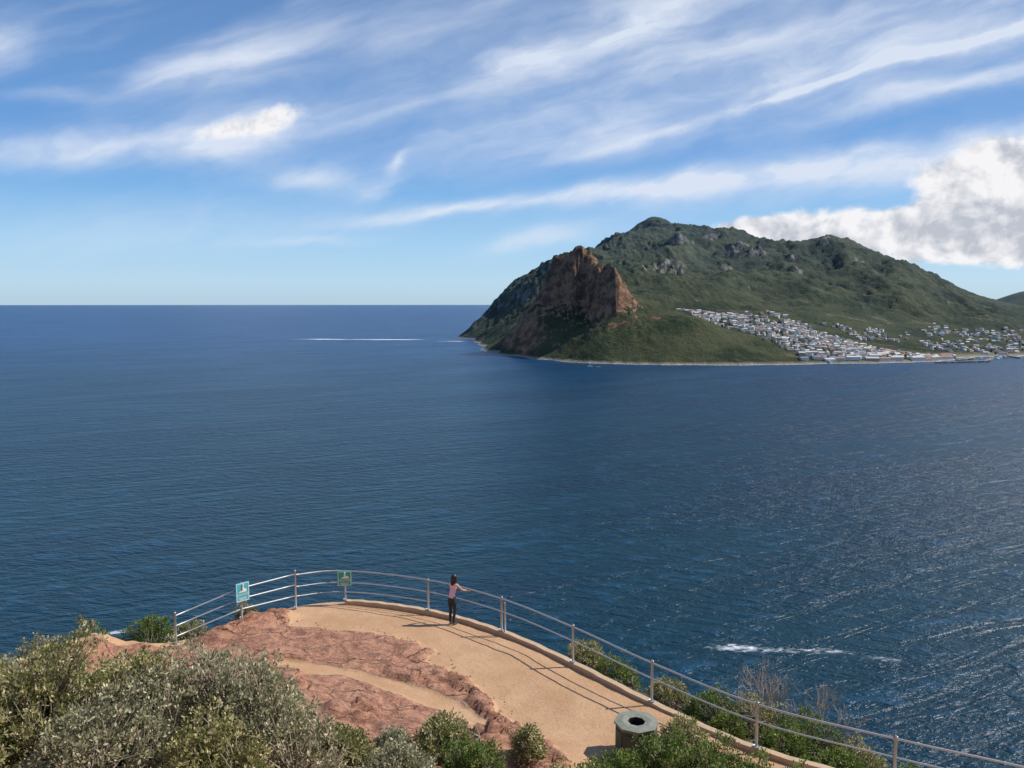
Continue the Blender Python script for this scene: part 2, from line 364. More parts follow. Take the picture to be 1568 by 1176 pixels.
def inside(x,y,poly):
    r=False; j=len(poly)-1
    for i in range(len(poly)):
        xi,yi=poly[i]; xj,yj=poly[j]
        if (yi>y)!=(yj>y) and x<(xj-xi)*(y-yi)/(yj-yi)+xi: r=not r
        j=i
    return r
areas=[([(500,2470),(560,2590),(700,2600),(900,2600),(1000,2480),(1080,2330),(1160,2200),(1130,2110),(900,2060),(760,2010),(700,2120),(610,2280),(540,2380)],640),
       ([(1250,2340),(1500,2330),(1900,2400),(2300,2400),(2400,2900),(1800,2950),(1500,2750),(1300,2600)],340),
       ([(1000,2500),(1300,2600),(1350,2750),(1100,2700)],40),([(700,2600),(1000,2560),(1100,2720),(850,2720)],30),([(1400,2750),(1900,2950),(2000,3050),(1500,2950)],50)]
mb=MB(); occ=[]
for poly,cnt in areas:
    xa=min(p[0] for p in poly);xb=max(p[0] for p in poly);ya=min(p[1] for p in poly);yb=max(p[1] for p in poly)
    k=0;tr=0
    while k<cnt and tr<9000:
        tr+=1
        x=random.uniform(xa,xb);y=random.uniform(ya,yb)
        if not inside(x,y,poly): continue
        if any((x-a)**2+(y-b_)**2<13**2 for a,b_ in occ[-700:]): continue
        if random.random()> 1.9*float(vn(np.array(x/70),np.array(y/70),3)): continue
        z=hm(x,y)
        if z<3: continue
        occ.append((x,y)); k+=1
        house(mb,x,y,z,random.uniform(8,16),random.uniform(7,11),random.uniform(3.5,6.5),random.uniform(1.2,2.6),random.uniform(0,3.14),random.choices([0,4],[.7,.3])[0],random.choices([1,2,3],[.35,.2,.45])[0])
        for _ in range(random.choice([0,1,1])):
            tx_,ty_=x+random.uniform(-16,16),y+random.uniform(8,16); r=random.uniform(2,4.)
            mb.tube([(tx_,ty_,z-4),(tx_,ty_,z+r*.6),(tx_+.4,ty_,z+r*1.3),(tx_,ty_,z+r*2)],[r*.3,r,r*.9,.3],6,6)
mb.obj('hillside_village',mw)
mb=MB()
for i in range(30):
    t=i/29; x=730+ t*480+random.uniform(-8,8)
    y=np.interp(x,[717,914,1100,1190],[1988,2032,2085,2150])+random.uniform(22,75)
    house(mb,x,y,max(4,hm(x,y)),random.uniform(14,36),random.uniform(12,20),random.uniform(4,8),random.uniform(2,4),random.uniform(-.15,.3),random.choice([0,0,4]),random.choice([1,3,2,3]))
mb.obj('harbour_warehouses',mw)
mb=MB()
for a,b_ in [((1080,2040),(1230,2080)),((1230,2080),(1300,2170)),((1180,2120),(1260,2190)),((1420,2290),(1400,2210))]:
    L=math.hypot(b_[0]-a[0],b_[1]-a[1]); k=int(L/7)
    for i in range(k):
        t=i/k; mb.box((a[0]+(b_[0]-a[0])*t,a[1]+(b_[1]-a[1])*t,1.2),(10,9+random.uniform(-1,2),5+random.uniform(-.6,.6)),random.uniform(0,1.5))
mb.obj('harbour_breakwater',[simple('breakwater_stone',(.33,.29,.23),.9,scale=.2)])
mwt=simple('boat_white',(.8,.8,.8),.4,scale=.5,var=.05)
def boat(name,x,y,L,rot):
    e=empty(name,(x,y,0)); e.rotation_euler=(0,0,rot); W=L*.28
    mb=MB(); secs=[(-.5,.85,.0),(-.2,1,.0),(.15,.95,.05),(.38,.55,.12),(.5,.04,.2)]
    rows=[]
    for (t,wd,up) in secs:
        rows.append([(t*L,-W/2*wd,L*(.09+up*.4)),(t*L,-W/2*wd*.7,-.3),(t*L,W/2*wd*.7,-.3),(t*L,W/2*wd,L*(.09+up*.4))])
    for i in range(len(rows)-1):
        a,b_=rows[i],rows[i+1]
        for k in range(3): mb.face([a[k],b_[k],b_[k+1],a[k+1]],0)
        mb.face([a[3],b_[3],b_[0],a[0]],1)
    mb.face(rows[0],0)
    mb.obj('hull',[mwt,mw[3]],e)
    mb=MB(); mb.box((-.02*L,0,L*.16),(L*.3,W*.62,L*.13),0,0); mb.box((-.02*L,0,L*.175),(L*.306,W*.64,L*.04),0,1); mb.box((-.03*L,0,L*.235),(L*.34,W*.7,L*.02),0,0)
    mb.obj('cabin',[mwt,mw[5]],e)
    mb=MB(); mb.tube([(-.03*L,0,L*.24),(-.03*L,0,L*.48)],.06*L/10,6); mb.obj('mast',[mw[3]],e)
boat('motor_boat',188,1922,13,math.pi)
for x,y,L,r in [(1340,2215,34,.3),(1370,2235,26,-.4),(1290,2205,20,1.),(1450,2240,26,.1),(1320,2180,22,.6),(1400,2180,18,2.)]: boat('fishing_boat',x,y,L,r)

# ---------------------------------------------------------------- viewpoint terrain
RP=dict(A=(-10.24,23.58),B=(-8.60,24.71),C=(-7.41,26.64),D=(-5.86,27.37),E=(-2.85,26.46),F=(-.33,24.71),G=(1.77,22.46),Hh=(3.66,20.12),I=(5.74,17.94),J=(8.27,16.45),K=(10.6,15.25),L=(13.4,13.6))
def cat(p0,p1,p2,p3,n):
    o=[]
    for i in range(n):
        t=i/n; o.append(tuple(.5*((2*p1[k])+(-p0[k]+p2[k])*t+(2*p0[k]-5*p1[k]+4*p2[k]-p3[k])*t*t+(-p0[k]+3*p1[k]-3*p2[k]+p3[k])*t**3) for k in range(2)))
    return o
def seg(a,b_,n): return [(a[0]+(b_[0]-a[0])*i/n,a[1]+(b_[1]-a[1])*i/n) for i in range(n)]
RA=seg(RP['A'],RP['B'],4)+seg(RP['B'],RP['C'],4)
RB=cat((-8.2,26.1),RP['C'],RP['D'],RP['E'],10)+cat(RP['C'],RP['D'],RP['E'],RP['F'],14)+cat(RP['D'],RP['E'],RP['F'],RP['G'],12)+cat(RP['E'],RP['F'],RP['G'],RP['Hh'],8)+cat(RP['F'],RP['G'],RP['Hh'],RP['I'],8)+cat(RP['G'],RP['Hh'],RP['I'],RP['J'],8)+cat(RP['Hh'],RP['I'],RP['J'],RP['K'],8)+cat(RP['I'],RP['J'],RP['K'],RP['L'],8)+[RP['K'],RP['L']]
RC=RA+RB
def offs(pl,d):
    o=[]
    for i,p in enumerate(pl):
        a=pl[max(0,i-1)]; b_=pl[min(len(pl)-1,i+1)]; dx,dy=b_[0]-a[0],b_[1]-a[1]; L=math.hypot(dx,dy) or 1
        o.append((p[0]-dy/L*d,p[1]+dx/L*d))
    return o
edge=[(-60,-60),(-38,-20),(-27,3),(-19,11),(-15,17),(-12.3,20.6)]+offs(RC,.30)[::2]+[(20,9.5),(30,0),(45,-25),(70,-60)]
def sdf(Xa,Ya,poly):
    P_=np.array(poly); Q=np.roll(P_,-1,0); d=np.full(Xa.shape,1e9); ins=np.zeros(Xa.shape,bool)
    for (ax,ay),(bx,by) in zip(P_,Q):
        ex,ey=bx-ax,by-ay; l=ex*ex+ey*ey
        if l<1e-9: continue
        t=np.clip(((Xa-ax)*ex+(Ya-ay)*ey)/l,0,1)
        d=np.minimum(d,np.hypot(Xa-ax-t*ex,Ya-ay-t*ey))
        if abs(ey)>1e-9:
            c=((ay>Ya)!=(by>Ya))&(Xa<ex*(Ya-ay)/ey+ax); ins^=c
    return np.where(ins,-d,d)
gp=[(-10,23.5,139.6),(-6,26,139.6),(-3,25,139.6),(0,23,139.6),(4,19,139.6),(7,16,139.6),(10,13.5,139.6),(0,19,139.62),(-1,21,139.6),(3,16.5,139.65),(6,14,139.75),(-3,21.5,139.7),(-6,22.5,139.85),(-8,24.2,139.85),(2,20,139.6),
(-3,18,140.1),(-6,19,140.5),(-9,20,140.5),(-11.2,21.3,140.1),(-5,15.5,141.3),(-8,15,141.9),(-2,15,140.95),(1,14.5,140.6),(4,13.5,140.4),(-6,11,143.1),(-9,11,143.1),(-12,11,142.8),(-3,11,142.7),(0,10,142.6),(4,9,142.4),(0,5,145.9),(0,0,148.3),(-8,5,145.9),(8,5,144.6),(8,0,147.6),(-12,0,148),(0,-15,158),(15,-15,158),(-15,-15,158),(15,5,142.6),(14,9,140.4),(0,-60,190),(60,-60,190),(-60,-60,190),(11,12,139.8),(3,-3,149.5),(-3,-3,149.5)]
gf=rbf(gp)
rockpoly=[(-10.3,22.6),(-9.6,24.1),(-8.8,24.9),(-7.9,26.0),(-7.35,25.2),(-7.0,24.5),(-5.4,24.6),(-3.97,24.3),(-2.9,23.3),(-1.9,21.9),(-1.0,20.7),(-.2,19.2),(.9,17.6),(1.3,15),(0,11),(-20,9),(-15,17),(-12.3,20.6)]
def segd(Xa,Ya,a,b_):
    ex,ey=b_[0]-a[0],b_[1]-a[1]; t=np.clip(((Xa-a[0])*ex+(Ya-a[1])*ey)/(ex*ex+ey*ey),0,1)
    return np.hypot(Xa-a[0]-t*ex,Ya-a[1]-t*ey)
def ground(Xa,Ya):
    wn_=(fbm(Xa*.9,Ya*.9,4,4)-.5)*1.1
    de=sdf(Xa,Ya,edge)
    z=gf(Xa,Ya)
    rk=sdf(Xa+wn_*.9,Ya+wn_*.9,rockpoly)
    path2=np.minimum(segd(Xa,Ya,(-6.2,21.4),(-4.6,21.2)),np.minimum(segd(Xa,Ya,(-4.6,21.2),(-2.6,20.4)),segd(Xa,Ya,(-2.6,20.4),(-.8,18.8))))
    pm=1-sstep(path2+wn_*.6,.18,.5)
    rm_=(1-sstep(rk,-.16,.16))*(1-pm)
    base=fbm(Xa*.5+3,Ya*.7,5,2,.55)*1.05
    stp=.13; q=(base+Xa*.03)/stp; fr=q-np.floor(q); ter=(np.floor(q)+sstep(fr,.40,.60))*stp-.52
    ter=np.clip(ter,0,.6)
    near=1-sstep(Ya,19,22)
    z=z+rm_*(ter*(.7+.6*near)+ (ridged(Xa*1.3,Ya*1.3,5,6)-.5)*.12+.015)
    z=z+(1-rm_)*(fbm(Xa*2.,Ya*2.,4,3)-.5)*.035
    z=z+ .32*np.exp(-(segd(Xa,Ya,(-9.2,24.0),(-7.6,25.7))/.38)**2)*(.6+.8*fbm(Xa*2.5,Ya*2.5,3,1))
    lr=np.exp(-((Xa+11.3)**2/1.8+(Ya-21.6)**2/1.6)); z=z+lr*1.1*(fbm(Xa*1.3,Ya*1.3,4,8))
    # loose ledge blocks at the lower end of the outcrop
    for (bx,by,br,bh) in [(-.2,17.4,.6,.16),(.6,16.9,.5,.14),(-1.3,17.2,.7,.16),(-2.6,17.6,.6,.16),(-3.9,18.3,.7,.18)]:
        z=z+bh*(1-sstep(np.maximum(np.abs(Xa-bx+.3*(Ya-by)),np.abs(Ya-by)*1.3)+wn_*.5,br*.55,br))
    d=np.maximum(de,0)
    drop=np.where(d<2.5,d*.62,1.55+(d-2.5)*1.25)
    rough=(ridged(Xa*.35,Ya*.35,5,2)-.5)*np.clip(d*.35,0,6)
    z=np.where(de>0,z-drop+rough,z)
    z=np.maximum(z,-8+ (ridged(Xa*.08,Ya*.08,4,3)-.5)*16*np.exp(-((d-110)/25)**2))
    sand=(1-rm_)*(1-sstep(de,.0,.3))
    return z,sand,rm_,de
def axis(a,b_,f0,f1,fine,grow):
    mid=list(np.arange(f0,f1,fine)); r=[]; x=f1; s=fine
    while x<b_: r.append(x); s*=grow; x+=s
    l=[]; x=f0-fine; s=fine
    while x>a: l.append(x); s*=grow; x-=s
    return np.array(l[::-1]+mid+r)
gx=axis(-190,190,-14,13,.08,1.10); gy=axis(-60,200,12,28.5,.08,1.10)
A,B=np.meshgrid(gx,gy)
Zg,sand,rkm,de=ground(A,B)
attr=np.stack([sand,rkm,np.clip(de/4,0,1)],-1).reshape(-1,3)
mg,nt,b=newmat('viewpoint_ground')
P=nt.node('ShaderNodeNewGeometry').outputs['Position']
at=nt.node('ShaderNodeVertexColor',layer_name='mask'); mr,mgc,mbc=nt.xyz(at.outputs[0])
na=nt.noise(P,.8,5,.6); nb=nt.noise(P,9.,5,.7); nc=nt.noise(P,45.,3,.7); nd=nt.noise(nt.mapv(P,(1,1,5)),2.2,6,.68,.4)
sandc=nt.mix(nt.ss(na,.3,.7),(.46,.265,.140),(.56,.35,.20))
sandc=nt.mix(nt.m('MULTIPLY',nt.ss(nc,.45,.75),.5),sandc,(.66,.47,.30))
sandc=nt.mix(nt.m('MULTIPLY',nt.ss(nb,.50,.70),.4),sandc,(.37,.20,.11))
sandc=nt.mix(nt.m('MULTIPLY',nt.ss(nt.noise(P,2.3,5,.7,.6),.55,.68),.35),sandc,(.42,.20,.11))
rockc=nt.mix(nt.ss(nd,.36,.62),(.26,.115,.075),(.50,.25,.155))
rockc=nt.mix(nt.m('MULTIPLY',nt.ss(nb,.45,.7),.6),rockc,(.52,.34,.235))
rockc=nt.mix(nt.m('MULTIPLY',nt.ss(nt.noise(P,1.6,6,.75),.55,.66),.6),rockc,(.17,.11,.085))
vv=nt.node('ShaderNodeVectorMath',{0:nt.mapv(P,(1,1.3,1)),1:nt.comb(nt.m('MULTIPLY',nb,.5),nt.m('MULTIPLY',na,1.3),0)},operation='ADD').outputs[0]
vor=nt.node('ShaderNodeTexVoronoi',{'Vector':vv,'Scale':.7},feature='DISTANCE_TO_EDGE').outputs['Distance']
crack=nt.m('MULTIPLY',nt.ss(vor,.018,.003),nt.ss(nd,.42,.55))
rockc=nt.mix(crack,rockc,(.08,.045,.032))
scr=nt.mix(nb,(.05,.055,.025),(.16,.11,.065))
c=nt.mix(nt.ss(nt.m('MULTIPLY_ADD',nt.m('SUBTRACT',nb,.5),.5,mr),.35,.65),scr,sandc)
c=nt.mix(nt.ss(nt.m('MULTIPLY_ADD',nt.m('SUBTRACT',nb,.5),.9,mgc),.3,.7),c,rockc)
c=nt.mix(nt.ss(mbc,.7,1.),c,nt.mix(nt.ss(nd,.4,.6),(.05,.06,.03),(.24,.16,.11)))
nt.put(b.inputs['Base Color'],c); b.inputs['Roughness'].default_value=.92; b.inputs['Specular IOR Level'].default_value=.2
hh=nt.m('MULTIPLY_ADD',nt.m('MULTIPLY',nd,mgc),.16,nt.m('MULTIPLY_ADD',nb,.03,nt.m('MULTIPLY',nc,.014)))
hh=nt.m('SUBTRACT',hh,nt.m('MULTIPLY',nt.m('MULTIPLY',crack,mgc),.05))
bp=nt.node('ShaderNodeBump',{'Height':hh,'Distance':1.,'Strength':1.}); nt.put(b.inputs['Normal'],bp.outputs[0])
grid_obj('viewpoint_headland',gx,gy,Zg,mg,{'mask':attr})
def gz(x,y): return float(ground(np.array([[x]],float),np.array([[y]],float))[0][0,0])

mb=MB()
for i in range(150):
    k=random.randrange(4,len(rockpoly)-7); a=rockpoly[k]; q_=rockpoly[k+1]; t=random.random()
    x=a[0]+(q_[0]-a[0])*t+random.gauss(0,.25)+.1; y=a[1]+(q_[1]-a[1])*t+random.gauss(0,.25)
    r=random.uniform(.012,.035); z=gz(x,y)
    mb.tube([(x,y,z-.02),(x+r*.2,y,z+r*.3),(x,y+r*.2,z+r*.7)],[r,r*1.1,r*.5],6)
mb.obj('loose_stones',[simple('stone_red',(.40,.24,.16),.9,scale=20)])

mk=simple('kerb_stone',(.50,.36,.23),.9,scale=7,bump=.01,var=.3)
mb=MB(); o1=offs(RB,.12); o2=offs(RB,-.06)
for i in range(10,len(RB)-1):
    z0=PZ-.4; zt=PZ+.02+.012*math.sin(i*2.1)
    zu=PZ+.02+.012*math.sin((i+1)*2.1)
    a,b_,c_,d_=o2[i],o2[i+1],o1[i+1],o1[i]
    mb.face([(*a,zt),(*b_,zu),(*c_,zu),(*d_,zt)]); mb.face([(*a,z0),(*b_,z0),(*b_,zu),(*a,zt)]); mb.face([(*c_,z0),(*d_,z0),(*d_,zt),(*c_,zu)])
mb.obj('stone_kerb',[mk])

# ---------------------------------------------------------------- railing
mst=simple('galvanised_steel',(.46,.48,.49),.45,.5,.2,8)
rail=empty('metal_railing',(0,0,0))
def tubep(name,pl,z,r,par=rail,mat=mst):
    mb=MB(); mb.tube([(p[0],p[1],zz) for p,zz in zip(pl,z)],r,8); return mb.obj(name,[mat],par,True)
posts=[('A',1.0,gz(*RP['A'])),('B',1.18,gz(*RP['B'])-.05),('C',1.34,PZ),('D',1.08,PZ),('E',1.10,PZ),('F',1.14,PZ),('G',1.14,PZ),('Hh',1.14,PZ),('I',1.14,PZ),('J',1.14,PZ),('K',1.14,PZ),('L',1.14,PZ)]
for k,h_,z in posts:
    x,y=RP[k]; mb=MB(); mb.tube([(x,y,z-.4),(x,y,z+h_)],.034,10)
    mb.tube([(x,y,z+h_),(x,y,z+h_+.03)],[.040,.02],10)
    mb.tube([(x,y,z+.05),(x,y,z+.065)],.085,10)
    mb.obj('post',[mst],rail,True)
extra=(-.22,24.62); mb=MB(); mb.tube([(*extra,PZ-.1),(*extra,PZ+.98)],.03,8); mb.obj('post',[mst],rail,True)
zA=posts[0][2];zB=posts[1][2]
for hA,hB,hC in ((.9,1.02,1.22),(.58,.68,.84),(.25,.34,.45)):
    zs=[zA+hA+(zB+hB-zA-hA)*i/4 for i in range(4)]+[zB+hB+(PZ+hC-zB-hB)*i/4 for i in range(4)]
    tubep('left_rail',RA+[RP['C']],zs+[PZ+hC],.024)
for i_,(hh_,r) in enumerate(((1.08,.025),(.66,.02),(.32,.02))):
    pl=RB if i_<2 else RB[:25]
    tubep('curved_rail',pl,[PZ+hh_+ (.12*(1-i/10) if i<10 else 0) for i in range(len(pl))],r)

# signs
mteal=simple('sign_teal',(.02,.36,.32),.45,scale=4); mwh=simple('sign_white',(.8,.8,.78),.5,scale=4); mbl=simple('sign_blue',(.06,.45,.52),.45,scale=4); mbk=simple('sign_black',(.02,.02,.02),.5)
def sign(loc,rot,w_,h_,mat,word):
    e=empty('warning_sign',loc); e.rotation_euler=(0,0,rot)
    mb=MB(); mb.box((0,0,0),(w_,.02,h_)); mb.obj('board',[mat],e,bevel=.006)
    mb=MB()
    t=.018
    for s_ in (-1,1):
        mb.box((0,-.014,s_*(h_/2-.03)),(w_-.04,.006,t)); mb.box((s_*(w_/2-.03),-.014,0),(t,.006,h_-.06-2*t))
    mb.face([(-w_*.30,-.013,h_*.0),(w_*.30,-.013,h_*.0),(w_*.30,-.013,h_*.12),(w_*.1,-.013,h_*.2),(-w_*.1,-.013,h_*.1)],0)
    mb.tube([(w_*.0,-.016,h_*.14),(w_*.02,-.016,h_*.31)],.028,6); mb.tube([(w_*.02,-.016,h_*.33),(w_*.025,-.016,h_*.42)],.028,6)
    for i in range(2): mb.box((0,-.014,-h_*(.30+.08*i)),(w_*(.6-.15*i),.006,.014))
    mb.obj('markings',[mwh],e)
    cu=bpy.data.curves.new('lettering','FONT'); cu.body=word; cu.size=w_*.21; cu.align_x='CENTER'; cu.extrude=.002
    t_=bpy.data.objects.new('lettering',cu); sc.collection.objects.link(t_); t_.parent=e; t_.location=(0,-.016,-h_*.18); t_.rotation_euler=(math.pi/2,0,0); t_.data.materials.append(mwh)
    mb=MB()
    for q in (-1,1): mb.box((0,.035,q*h_*.25),(.10,.05,.03))
    mb.obj('brackets',[mst],e)
sign((RP['D'][0],RP['D'][1]-.08,PZ+.84),math.radians(4),.5,.54,mteal,'CAUTION')
sign((RP['B'][0]+.07,RP['B'][1]-.07,zB+.92),math.radians(46),.46,.62,mbl,'DANGER')

# ---------------------------------------------------------------- litter bin
e=empty('litter_bin',(2.87,17.65,gz(2.87,17.65)-.10)); e.rotation_euler=(0,0,math.radians(20))
mgn=simple('bin_green',(.055,.07,.05),.6,scale=6,var=.3); mgr=simple('bin_lid_concrete',(.22,.23,.18),.85,scale=9,var=.4,bump=.01)
def octa(mb,r,z0,r1,z1,m=0,n=8):
    a=[(r*math.cos(math.pi*(2*k+1)/n),r*math.sin(math.pi*(2*k+1)/n),z0) for k in range(n)]
    c=[(r1*math.cos(math.pi*(2*k+1)/n),r1*math.sin(math.pi*(2*k+1)/n),z1) for k in range(n)]
    for k in range(n): mb.face([a[k],a[(k+1)%n],c[(k+1)%n],c[k]],m)
mb=MB(); octa(mb,.46,0,.48,.84); octa(mb,.485,.12,.485,.16); octa(mb,.46,.12,.485,.12);octa(mb,.485,.16,.46,.16); mb.obj('body',[mgn],e)
mb=MB(); octa(mb,.51,.84,.52,.90); octa(mb,.48,.84,.51,.84); octa(mb,.52,.90,.34,.925); octa(mb,.34,.925,.20,.90,0); mb.obj('lid',[mgr],e)
mb=MB(); octa(mb,.20,.90,.19,.5,0); a=[(.19*math.cos(math.pi*(2*k+1)/8),.19*math.sin(math.pi*(2*k+1)/8),.5) for k in range(8)]; mb.face(a,0); mb.obj('opening',[mbk],e)
mb=MB()
for k in range(8):
    t=math.pi*2*k/8; mb.box((.445*math.cos(t),.445*math.sin(t),.5),(.03,.27,.5),t)
mb.obj('side_panels',[mgn],e,bevel=.005)

# ---------------------------------------------------------------- shrubs
ml,nt,b=newmat('shrub_leaves')
at=nt.node('ShaderNodeVertexColor',layer_name='Col').outputs[0]
nt.put(b.inputs['Base Color'],at); b.inputs['Roughness'].default_value=.6; b.inputs['Specular IOR Level'].default_value=.3
tl=nt.node('ShaderNodeBsdfTranslucent',{'Color':at}); mx=nt.node('ShaderNodeMixShader',{0:.35})
nt.L.new(b.outputs[0],mx.inputs[1]); nt.L.new(tl.outputs[0],mx.inputs[2])
nt.L.new(mx.outputs[0],[n_ for n_ in nt.N if n_.type=='OUTPUT_MATERIAL'][0].inputs[0])
mtw=simple('shrub_twigs',(.27,.22,.17),.9,scale=10,var=.35)
mdead=simple('dead_twigs',(.36,.32,.28),.9,scale=10,var=.25)
PAL={'olive':((.13,.145,.05),(.31,.31,.11),(.70,.62,.34)),'green':((.06,.105,.02),(.15,.24,.045),(.33,.38,.12)),'grey':((.17,.18,.10),(.36,.36,.21),(.68,.63,.42))}
def norm(v): return v/np.maximum(np.linalg.norm(v,axis=-1,keepdims=True),1e-9)
def shrub(x,y,R,Hh,n_ros=500,pal='olive',leaf=.058,per=14,name='shrub'):
    r_=np.random.default_rng(int(abs(x*131+y*977))+5)
    z0=gz(x,y)-.1
    nl=max(4,int(R*9)); lob=norm(r_.normal(size=(nl,3))*[1,1,.7]+[0,0,.25]); ls=r_.uniform(.10,.45,nl)
    d=norm(r_.normal(size=(n_ros,3))); d[:,2]=np.abs(d[:,2])*1.0-.12; d=norm(d)
    bump=.72+np.max(np.exp(-((1-d@lob.T)/.08))*ls[None,:],axis=1)
    rad=bump*(1-.5*r_.random(n_ros)**2.2)
    c=np.stack([d[:,0]*R*rad,d[:,1]*R*rad,np.maximum(d[:,2]*Hh*rad,0)+.06*Hh],-1)
    c+=r_.normal(size=c.shape)*.035
    outd=norm(c*[1/R,1/R,1/Hh]); depth=rad/bump
    m=per; od=np.repeat(outd,m,0); cen=np.repeat(c,m,0); N=len(cen)
    ld=norm(od*.55+[0,0,.45]+r_.normal(size=(N,3))*.75)
    st=cen+ld*r_.uniform(0,.05,(N,1))*(leaf/.05)+r_.normal(size=(N,3))*.022*(leaf/.05)
    Ls=leaf*r_.uniform(.7,1.35,(N,1)); Ws=Ls*.25
    side=norm(np.cross(ld,r_.normal(size=(N,3)))); nn=np.cross(side,ld)
    v0=st; v1=st+ld*Ls*.5+side*Ws+nn*Ls*.06; v2=st+ld*Ls; v3=st+ld*Ls*.5-side*Ws+nn*Ls*.06
    lv=np.stack([v0,v1,v2,v3],1).reshape(-1,3)
    p0,p1,p2=[np.array(q) for q in PAL[pal]]
    tone=np.clip(np.repeat(r_.normal(.5,.22,n_ros),m)+r_.normal(0,.16,N),0,1)[:,None]
    colr=p0*(1-tone)+p1*tone
    tip=(np.repeat(r_.random(n_ros)*np.clip(depth-.55,0,1)*2.0,m)*r_.random(N)>.25)[:,None]
    colr=np.where(tip,p2*r_.uniform(.7,1.1,(N,1)),colr)
    lc=np.repeat(colr,4,0)
    nt_=int(n_ros*.5); tv=[];tf=[]
    idx=r_.permutation(n_ros)[:nt_]
    hubs=np.stack([r_.normal(0,.35*R,8),r_.normal(0,.35*R,8),r_.uniform(.15,.45,8)*Hh],-1)
    bs=0
    def tri(a,b2,ra,rb):
        nonlocal bs
        dd=norm(b2-a); s1=norm(np.cross(dd,[.3,.5,.8])); s2=np.cross(dd,s1)
        for q_,rr in ((a,ra),(b2,rb)):
            for k in range(3):
                t=2.094*k; tv.append(q_+(s1*math.cos(t)+s2*math.sin(t))*rr)
        for k in range(3): tf.append((bs+k,bs+(k+1)%3,bs+3+(k+1)%3,bs+3+k))
        bs+=6
    for hb in hubs: tri(np.array([hb[0]*.15,hb[1]*.15,-.1]),hb,.03,.018)
    for i in idx:
        hb=hubs[np.argmin(np.sum((hubs-c[i])**2,1))]; mid=hb*.45+c[i]*.55+r_.normal(size=3)*.06*R
        tri(hb,mid,.015,.010); tri(mid,c[i],.010,.005)
    tv=np.array(tv); tf=np.array(tf)
    co_=np.concatenate([lv,tv]); q=np.concatenate([np.arange(len(lv)).reshape(-1,4),tf+len(lv)])
    mi=np.concatenate([np.zeros(N),np.ones(len(tf))])
    colall=np.concatenate([lc,np.ones((len(tv),3))*.15])
    ob=np_mesh(name,co_,q,[ml,mtw],{'Col':colall},False,mi); ob.location=(x,y,z0); return ob
def topz(x,y,py):   # crown height so the plant reaches a given sight-line slope
    return max(.35,H-math.hypot(0,y)*py-gz(x,y)+.1)
S=[ # x, y, radius, slope of the top below eye level, rosettes, kind : left foreground mass
(-8.3,11.6,1.4,.415,1500,'grey'),(-7.0,11.2,1.2,.43,1000,'olive'),(-5.9,12.0,1.35,.425,1500,'olive'),(-4.7,11.8,1.5,.43,1500,'grey'),(-3.7,11.5,1.15,.465,1000,'grey'),
(-7.5,10.0,1.0,.50,700,'olive'),(-5.6,10.2,1.2,.50,900,'grey'),(-4.0,10.2,1.1,.53,800,'olive'),(-9.6,13.2,1.3,.42,1000,'grey'),(-10.3,15.0,1.0,.435,700,'green'),(-7.4,13.9,.95,.46,700,'grey'),(-10.4,11.4,1.3,.415,900,'olive'),(-8.9,15.6,.8,.46,450,'olive'),(-6.4,14.2,.8,.48,500,'olive'),(-5.0,13.6,.8,.485,700,'grey'),(-4.2,12.9,.75,.51,600,'olive'),
# centre
(-3.2,14.0,.9,.545,850,'olive'),(-3.9,13.2,.8,.55,550,'grey'),(-1.35,15.3,.85,.518,950,'olive'),(-.7,14.2,.65,.565,450,'green'),(-2.0,13.4,.8,.57,600,'grey'),(-2.3,14.8,.5,.55,350,'grey'),(.35,16.4,.42,.542,320,'olive'),(.9,13.9,.5,.59,260,'olive'),
# right
(2.2,15.0,.75,.57,700,'green'),(3.1,15.4,.85,.55,900,'green'),(4.0,15.1,.9,.555,900,'green'),(3.75,16.5,.75,.520,1000,'olive'),(4.7,14.8,.75,.572,650,'green'),(1.5,14.4,.65,.595,450,'green'),(5.2,14.2,.7,.585,450,'green')]
for (x,y,R,sl,n_,p) in S: shrub(x,y,R,topz(x,y,sl),n_,p)
for (x,y,R,hh_,n_,p) in [(2.3,24.0,.8,1.1,450,'olive'),(3.1,22.9,.8,.95,400,'green'),(5.4,20.8,1.0,1.25,700,'green'),(6.4,20.2,1.1,1.5,800,'olive'),(7.4,19.2,1.1,1.5,800,'green'),(6.7,18.6,.8,.95,500,'green'),(8.4,18.4,.9,1.2,500,'olive'),(4.4,21.7,.8,1.0,400,'olive'),(7.7,17.9,.7,.8,400,'green'),(5.4,19.4,.5,.7,300,'green'),(9.0,17.2,.7,.8,300,'green'),
     (-11.4,24.4,.9,1.4,500,'green'),(-12.6,23.2,1.0,1.3,500,'green'),(-10.4,25.0,.7,.8,300,'olive'),(-8.9,26.0,.5,.9,300,'olive'),(-13.4,22.0,1.0,1.1,400,'olive'),(-11.6,19.6,.8,.8,400,'olive')]:
    shrub(x,y,R,hh_,n_,p)
def dead(x,y,Hh,seed):
    rr=random.Random(seed); mb=MB(); z0=gz(x,y)
    def br(p,d,L,r,dep):
        q=p+d*L; mb.tube([p,(p+q)/2+Vector((rr.uniform(-1,1),rr.uniform(-1,1),0))*L*.08,q],[r,r*.8,r*.6],4,0,False)
        if dep==0: return
        for _ in range(rr.choice([2,3,3])):
            nd_=(d+Vector((rr.uniform(-1,1),rr.uniform(-1,1),rr.uniform(-.3,.7)))*.65).normalized(); br(q,nd_,L*rr.uniform(.6,.85),r*.65,dep-1)
    for _ in range(5):
        br(Vector((x,y,z0)),Vector((rr.uniform(-.6,.6),rr.uniform(-.6,.6),1)).normalized(),Hh*.36,.026,4)
    mb.obj('dead_shrub',[mdead])
dead(7.2,20.7,2.6,3); dead(8.3,19.8,2.3,9); dead(6.7,21.2,2.0,5)

